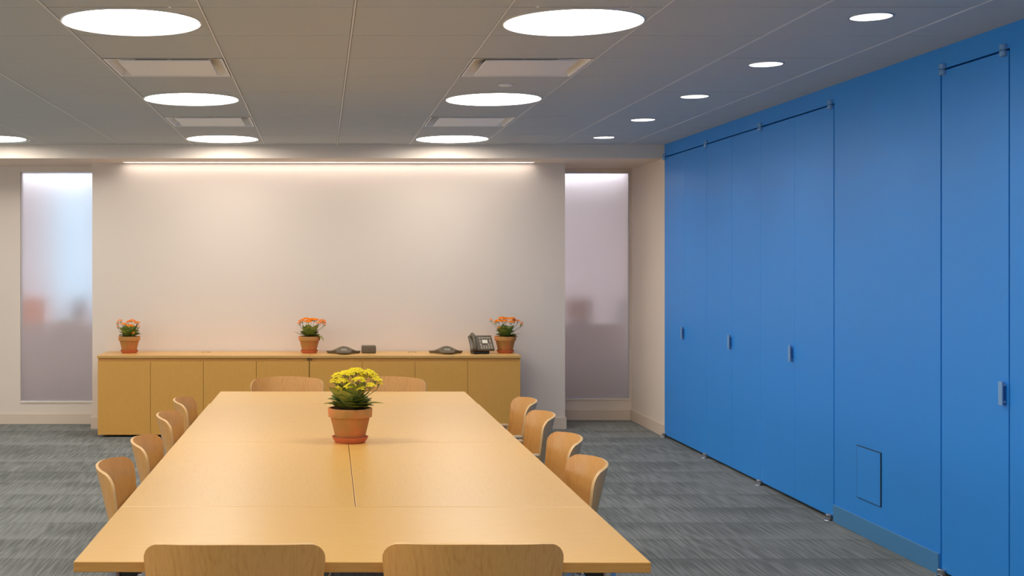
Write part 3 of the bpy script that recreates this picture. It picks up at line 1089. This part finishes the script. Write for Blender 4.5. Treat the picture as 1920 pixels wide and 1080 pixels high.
credenza(kx0, kxm - 0.002, 'left maple credenza with four doors, holding two orange-flowered pots', 0.006, 0.0015, PX(387, 11.70))
credenza(kxm + 0.002, kx1, 'right maple credenza with four doors, holding the phones and one orange-flowered pot', 0.0015, 0.006, PX(773, 11.70))


# ------------------------------------------------------------------ plants
def add_leaf(bm, base, direction, length, width, droop, curl=0.25):
    """fleshy oval leaf as a curved thick sheet"""
    d = Vector(direction).normalized()
    side = d.cross(Vector((0, 0, 1)))
    if side.length < 1e-3: side = Vector((1, 0, 0))
    side.normalize()
    n = 7
    rows = []
    p = Vector(base)
    cur = d.copy()
    for i in range(n + 1):
        tt = i / n
        w = width * (math.sin(PI * min(1, (0.10 + 0.90 * tt)) ** 1.15)) ** 0.7 * 0.5
        if i == n: w = width * 0.06
        up = side.cross(cur).normalized()
        scal = 1.0 + (0.10 if i % 2 else -0.05)
        w *= scal
        rows.append([p - side * w + up * w * curl, p - side * w * 0.5 + up * w * curl * 0.35, p.copy(), p + side * w * 0.5 + up * w * curl * 0.35, p + side * w + up * w * curl])
        p = p + cur * (length / n)
        cur = (cur + Vector((0, 0, -droop / n))).normalized()
    V = [[bm.verts.new(q) for q in r] for r in rows]
    for j in range(n):
        for i in range(4):
            bm.faces.new((V[j][i], V[j][i + 1], V[j + 1][i + 1], V[j + 1][i]))


def add_floret(bm, c, nrm, r, rng, mi=0):
    """four-petalled open floret with small cupped petals"""
    nrm = Vector(nrm).normalized()
    a = nrm.cross(Vector((rng.random(), rng.random(), 0.3))).normalized()
    b = nrm.cross(a)
    c = Vector(c)
    v0 = bm.verts.new(c)
    for k in range(4):
        th = k * PI / 2
        d = a * math.cos(th) + b * math.sin(th)
        e = -a * math.sin(th) + b * math.cos(th)
        p1 = bm.verts.new(c + d * r * 0.45 + e * r * 0.38 + nrm * r * 0.18)
        p2 = bm.verts.new(c + d * r * 1.0 + e * r * 0.22 + nrm * r * 0.12)
        p3 = bm.verts.new(c + d * r * 1.0 - e * r * 0.22 + nrm * r * 0.12)
        p4 = bm.verts.new(c + d * r * 0.45 - e * r * 0.38 + nrm * r * 0.18)
        for f in ((v0, p1, p2), (v0, p2, p3), (v0, p3, p4)):
            bm.faces.new(f).material_index = mi


def plant(name, label, loc, s, flower, clusters, seed, leaf_top, nleaf, spill=()):
    """s scales the pot; clusters: (x, y, z, radius) of flower heads above the pot rim"""
    rng = random.Random(seed)
    t = thing(name, label, 'potted plant', loc, 0, 'flowering plants in terracotta pots')
    R = 0.1015 * s
    Hp = 0.157 * s
    rimh = 0.038 * s
    bm = bmesh.new()
    zb = 0.010
    lathe(bm, [(0.0, zb), (0.064 * s, zb), (0.066 * s, zb + 0.004), (0.0915 * s, Hp - rimh), (R - 0.001, Hp - rimh - 0.001), (R - 0.001, Hp - rimh + 0.003), (R + 0.001, Hp - 0.004), (R - 0.001, Hp), (R - 0.010, Hp), (R - 0.013, Hp - 0.02), (0.0, Hp - 0.02)], 64)
    obj('pot', bm, M['terra'], t, smooth=True)
    bm = bmesh.new()
    lathe(bm, [(0, 0), (0.066 * s, 0), (0.070 * s, 0.003), (0.082 * s, 0.022), (0.084 * s, 0.027), (0.080 * s, 0.027), (0.068 * s, 0.009), (0, 0.009)], 64)
    obj('saucer', bm, M['saucer'], t, smooth=True, label='shallow orange clay saucer')
    bm = bmesh.new()
    rings = lathe(bm, [(0, Hp + 0.004), (0.03 * s, Hp + 0.003), (0.06 * s, Hp - 0.002), (R - 0.012, Hp - 0.010), (R - 0.013, Hp - 0.02)], 40)
    for v in bm.verts: v.co.z += rng.uniform(-0.004, 0.005)
    obj('soil', bm, M['soil'], t, smooth=True)
    # leaves
    for k in range(nleaf):
        lvl = k / nleaf
        az = k * 2.399963 + rng.uniform(-0.3, 0.3)
        if lvl < 0.38:     # low, spreading
            el = rng.uniform(0.3, 0.75); L = rng.uniform(0.065, 0.090) * s; W = rng.uniform(0.060, 0.080) * s; z = Hp - 0.004; rr = 0.030 * s
        elif lvl < 0.72:
            el = rng.uniform(0.6, 1.0); L = rng.uniform(0.07, 0.095) * s; W = rng.uniform(0.058, 0.078) * s; z = Hp + 0.01; rr = 0.024 * s
        else:
            el = rng.uniform(0.95, 1.35); L = leaf_top * rng.uniform(0.7, 1.0); W = rng.uniform(0.052, 0.072) * s; z = Hp + 0.012; rr = rng.uniform(0.008, 0.05) * s
        bm = bmesh.new()
        d = (math.cos(az) * math.cos(el), math.sin(az) * math.cos(el), math.sin(el))
        add_leaf(bm, (rr * math.cos(az), rr * math.sin(az), z), d, L, W, rng.uniform(0.2, 0.7))
        obj('leaf', bm, M['leaf'] if rng.random() < 0.55 else M['leaf2'], t, smooth=True, angle=80)
    for (az, el, L, W, dr, z, rr) in spill:
        bm = bmesh.new()
        d = (math.cos(az) * math.cos(el), math.sin(az) * math.cos(el), math.sin(el))
        add_leaf(bm, (rr * math.cos(az), rr * math.sin(az), z + Hp), d, L, W, dr)
        obj('leaf', bm, M['leaf'], t, smooth=True, angle=80)
    # flower heads on stems
    for (x, y, z, r) in clusters:
        zt = Hp + z
        bm = bmesh.new()
        bx, by = x * 0.35, y * 0.35
        pts = [(bx, by, Hp), (bx * 0.7 + x * 0.3, by * 0.7 + y * 0.3, Hp + z * 0.45), (x * 0.9, y * 0.9, zt - 0.03 * s), (x, y, zt - 0.004)]
        tube(bm, pts, 0.0016, 6)
        for k in range(6):
            a = rng.uniform(0, 2 * PI); q = r * rng.uniform(0.4, 0.9)
            tube(bm, [(x * 0.93, y * 0.93, zt - 0.022 * s), (x + q * math.cos(a), y + q * math.sin(a) * 0.8, zt - 0.003)], 0.001, 5)
            # green buds under the heads
            cx, cy, cz = x + q * math.cos(a), y + q * math.sin(a) * 0.8, zt - 0.004
            lathe(bm, [(0, cz - 0.006), (0.0028, cz - 0.002), (0, cz + 0.002)], 6, cx, cy)
        st = obj('stem', bm, M['stem'], t, smooth=True)
        bm = bmesh.new()
        nf = max(6, int(30 * (r / 0.03) ** 2))
        for k in range(nf):
            a = k * 2.399963 + rng.uniform(-0.2, 0.2); q = r * math.sqrt((k + 0.5) / nf)
            h = 0.012 * s * (1 - (q / r) ** 2) + rng.uniform(-0.004, 0.004)
            n = Vector((q * math.cos(a) * 14, q * math.sin(a) * 14 - 0.25, 0.8 + rng.uniform(-0.2, 0.2)))
            add_floret(bm, (x + q * math.cos(a), y + q * math.sin(a), zt + h), n, rng.uniform(0.0078, 0.0105) * (0.8 + 0.2 * s), rng)
        obj('flower_cluster', bm, flower, st)
    return t


def px_cluster(px, py, r, Y, cx, rimz, dy=0.0):
    """flower head measured on the photo relative to a pot centred at cx, rim height rimz, at depth Y"""
    return ((px - cx) / F * Y, dy, PZ(py, Y) - rimz, r)


# yellow plant on the table
PYM = 5.70 + 0.06
cx = 656.5
xm = PX(cx, PYM)
rimz = TZ + 0.157
cl = [(668, 696, .030, .01), (652, 700, .026, -.03), (690, 699, .026, .0), (634, 706, .024, .02), (706, 712, .022, -.01), (642, 714, .024, -.04), (672, 711, .028, -.05),
      (628, 716, .018, .0), (656, 722, .024, -.07), (694, 722, .020, -.05), (676, 726, .018, -.07), (634, 729, .018, -.05), (712, 720, .010, .03), (664, 703, .026, .05), (684, 708, .024, .04),
      (699, 706, .020, .05), (646, 704, .022, .05)]
clm = [px_cluster(a, b, r * 1.12, PYM, cx, rimz, d) for a, b, r, d in cl]
plant('potted_kalanchoe', 'yellow-flowered plant in a terracotta pot in the middle of the table', (xm, PYM, TZ), 1.0, M['yellow'],
      clm, 5, 0.135, 56, spill=((0.15, 0.35, .13, .05, .5, .0, .03), (2.9, 0.4, .10, .05, .6, .0, .03)))
pl_y = 11.60


def orange(px, heads, label, seed, spill=()):
    x = PX(px, pl_y)
    rz_ = KZ + 0.157 * 0.98
    cl = [px_cluster(a, b, r * 1.2, pl_y, px, rz_, d) for a, b, r, d in heads]
    plant('potted_kalanchoe', label, (x, pl_y, KZ + 0.0005), 0.98, M['orange'], cl, seed, 0.115, 44, spill)


orange(242.5, [(225, 602, .018, 0), (233, 608, .024, -.03), (248, 602, .026, 0), (240, 605, .022, .03), (256, 606, .022, .02), (246, 611, .026, -.05), (259, 612, .014, -.02), (220, 607, .012, .02), (222, 613, .008, -.03), (252, 624, .010, -.09)],
       'orange-flowered potted plant at the left end of the credenza', 11, ((0.2, 0.5, .08, .03, .2, .02, .03),))
orange(580, [(574, 599, .032, 0), (566, 602, .024, -.03), (590, 600, .032, 0), (604, 602, .024, .0), (598, 606, .022, -.04), (561, 607, .016, 0), (578, 603, .028, -.05), (608, 606, .016, .02), (584, 600, .028, .04), (608, 609, .012, -.03)],
       'orange-flowered potted plant at the middle of the credenza, left of a conference phone', 12, ((0.1, 0.15, .10, .035, .7, .0, .04), (3.1, 0.35, .11, .035, -.1, .0, .04), (5.9, 0.2, .11, .045, 1.6, .0, .05)))
orange(947.5, [(941, 597, .028, 0), (934, 602, .026, -.03), (944, 602, .028, -.05), (960, 598, .030, 0), (966, 602, .022, .02), (958, 604, .024, -.04), (929, 605, .018, .0), (972, 603, .014, .03), (921, 601, .011, .02), (978, 606, .012, -.01), (977, 610, .009, .0), (933, 615, .010, -.08), (950, 598, .026, .04)],
       'orange-flowered potted plant at the right end of the credenza beside the desk phone', 13, ((0.05, 0.3, .12, .03, .3, .0, .03), (0.4, 0.1, .11, .04, .5, .0, .03)))


# ------------------------------------------------------------------ phones and box
def conference_phone(px, y, label, rz):
    t = thing('conference_phone', label, 'conference phone', (PX(px, y), y, KZ + 0.001), rz, 'conference phones on the credenza')
    bm = bmesh.new()
    seg, rows = 96, 16
    Hh = 0.066
    rings = []
    def rad(a):
        # three-lobed star with concave sides, lobes at 30, 150 and 270 degrees away from the front key face
        l = 0.5 + 0.5 * math.cos(3 * (a - PI / 6 - PI))
        return 0.098 + 0.078 * (1 - l) ** 1.5
    for j in range(rows + 1):
        q = 1 - j / rows
        ring = []
        for i in range(seg):
            a = 2 * PI * i / seg
            r = rad(a)
            rr = 0.072 * q if q < 0.45 else 0.0324 + (r - 0.0324) * ((q - 0.45) / 0.55)
            z = 0.018 + (Hh - 0.018) * (0.5 + 0.5 * math.cos(PI * min(1, rr / 0.150)))
            if j == rows: ring = ring; 
            ring.append((rr * math.cos(a), rr * math.sin(a), z))
        rings.append(ring)
    V = [[bm.verts.new(p) for p in ring] for ring in rings[:-1]]
    top = bm.verts.new((0, 0, Hh))
    low = [[bm.verts.new((rad(2 * PI * i / seg) * k * math.cos(2 * PI * i / seg), rad(2 * PI * i / seg) * k * math.sin(2 * PI * i / seg), z)) for i in range(seg)] for k, z in ((0.985, 0.011), (0.93, 0.0))]
    chain = [low[1], low[0]] + V
    for A, B in zip(chain[:-1], chain[1:]):
        for i in range(seg):
            bm.faces.new((A[i], A[(i + 1) % seg], B[(i + 1) % seg], B[i]))
    for i in range(seg): bm.faces.new((V[-1][i], V[-1][(i + 1) % seg], top))
    bm.faces.new(low[1][::-1])
    obj('body', bm, M['black'], t, smooth=True, angle=60)
    # keypad face between two lobes, towards the room
    sl = math.radians(38)
    def face_box(name, w, h, cx, cz, mat, lift=0.0):
        bm = rbox(-w / 2, w / 2, -0.002, 0.002, -h / 2, h / 2, 0.0008, 1)
        o = obj(name, bm, mat, t)
        o.location = (cx, -0.086 + cz * 0.72, 0.036 + cz * 0.52 + lift)
        o.rotation_euler = (-(PI / 2 - sl), 0, 0)
        return o
    face_box('display', 0.052, 0.016, 0.0, 0.010, M['lcd'])
    for r_ in range(2):
        for k in range(5):
            face_box('key', 0.008, 0.005, -0.022 + 0.011 * k, -0.006 - 0.009 * r_, M['key'])
    return t


conference_phone(644.5, 11.53, 'black three-lobed conference phone right of the middle orange plant', 0.0)
conference_phone(837, 11.55, 'black three-lobed conference phone left of the desk phone', 0.0)

t = thing('speaker_box', 'small dark rounded box between the two conference phones', 'box', (PX(691, 11.62), 11.58, KZ))
bm = rbox(-0.066, 0.066, -0.045, 0.060, 0.004, 0.070, 0.009, 3)
obj('body', bm, M['grille'], t, smooth=True)
bm = rbox(-0.062, 0.062, -0.041, 0.056, 0.0, 0.006, 0.002, 1)
obj('base', bm, M['black'], t)


def desk_phone():
    y = 11.52
    t = thing('desk_phone', 'dark desk telephone with its handset beside the right orange plant', 'telephone', (PX(901, y), y, KZ + 0.001), math.radians(8))
    # wedge stand
    bm = bmesh.new()
    prof = [(-0.055, 0.0), (0.085, 0.0), (0.085, 0.11), (0.07, 0.12), (-0.055, 0.022)]
    vs = [[bm.verts.new((x, a, b)) for a, b in prof] for x in (-0.075, 0.070)]
    n = len(prof)
    for i in range(n): bm.faces.new((vs[0][i], vs[0][(i + 1) % n], vs[1][(i + 1) % n], vs[1][i]))
    bm.faces.new(vs[0]); bm.faces.new(vs[1][::-1])
    bmesh.ops.bevel(bm, geom=list(bm.edges), offset=0.004, segments=2, affect='EDGES')
    obj('stand', bm, M['blackest'], t, smooth=True)
    tilt = math.radians(46)
    def panel(name, x0, x1, v0, v1, h0, h1, mat, r=0.002, label=None):
        bm = rbox(x0, x1, v0, v1, h0, h1, r, 2)
        bmesh.ops.rotate(bm, verts=bm.verts, cent=(0, 0, 0), matrix=Matrix.Rotation(tilt, 3, 'X'))
        bmesh.ops.translate(bm, verts=bm.verts, vec=(0, -0.075, 0.032))
        return obj(name, bm, mat, t, smooth=True, label=label)
    panel('body', -0.108, 0.112, 0.0, 0.175, -0.012, 0.010, M['black'], 0.005)
    panel('paper_label', 0.012, 0.062, 0.078, 0.118, 0.010, 0.012, M['screen'], 0.0005, 'cream paper label')
    for k in range(5):
        panel('key', -0.015 + 0.024 * k, 0.002 + 0.024 * k, 0.135, 0.147, 0.010, 0.013, M['key'], 0.001)
    for r_ in range(3):
        for k in range(5):
            if k in (1, 2) and r_ == 2: continue
            panel('key', -0.015 + 0.024 * k, 0.001 + 0.024 * k, 0.015 + 0.022 * r_, 0.027 + 0.022 * r_, 0.010, 0.013, M['key'], 0.001)
    for r_ in range(2):
        panel('key', -0.015, 0.001, 0.085 + 0.022 * r_, 0.097 + 0.022 * r_, 0.010, 0.013, M['key'], 0.001)
        panel('key', 0.078, 0.096, 0.085 + 0.022 * r_, 0.097 + 0.022 * r_, 0.010, 0.013, M['key'], 0.001)
    # handset: two cups bridged by an arched grip
    bm = bmesh.new()
    pts = [(-0.072, 0.002, 0.022), (-0.072, 0.022, 0.040), (-0.072, 0.060, 0.052), (-0.072, 0.11, 0.052), (-0.072, 0.150, 0.040), (-0.072, 0.172, 0.022)]
    tube(bm, pts, 0.016, 14, rs=[0.019, 0.018, 0.014, 0.014, 0.018, 0.020])
    for v in (0.012, 0.160):
        rings = lathe(bm, [(0, 0.008), (0.022, 0.008), (0.024, 0.020), (0.020, 0.034), (0, 0.036)], 24, -0.072, v)
    bmesh.ops.rotate(bm, verts=bm.verts, cent=(0, 0, 0), matrix=Matrix.Rotation(tilt, 3, 'X'))
    bmesh.ops.translate(bm, verts=bm.verts, vec=(0, -0.075, 0.032))
    obj('handset', bm, M['black'], t, smooth=True)
    # coiled cord
    bm = bmesh.new()
    pts = []
    P0, P1, P2, P3 = Vector((-0.095, -0.085, 0.040)), Vector((-0.12, -0.12, 0.008)), Vector((-0.03, -0.12, 0.006)), Vector((-0.04, -0.055, 0.018))
    n = 240
    for i in range(n + 1):
        s = i / n
        b = P0 * (1 - s) ** 3 + P1 * 3 * s * (1 - s) ** 2 + P2 * 3 * s * s * (1 - s) + P3 * s ** 3
        a = s * 2 * PI * 24
        pts.append(b + Vector((0.0, math.cos(a), math.sin(a))) * 0.004 + Vector((0, 0, 0.003)))
    tube(bm, pts, 0.0016, 5)
    obj('cord', bm, M['blackest'], t, smooth=True, label='coiled black cord')


desk_phone()
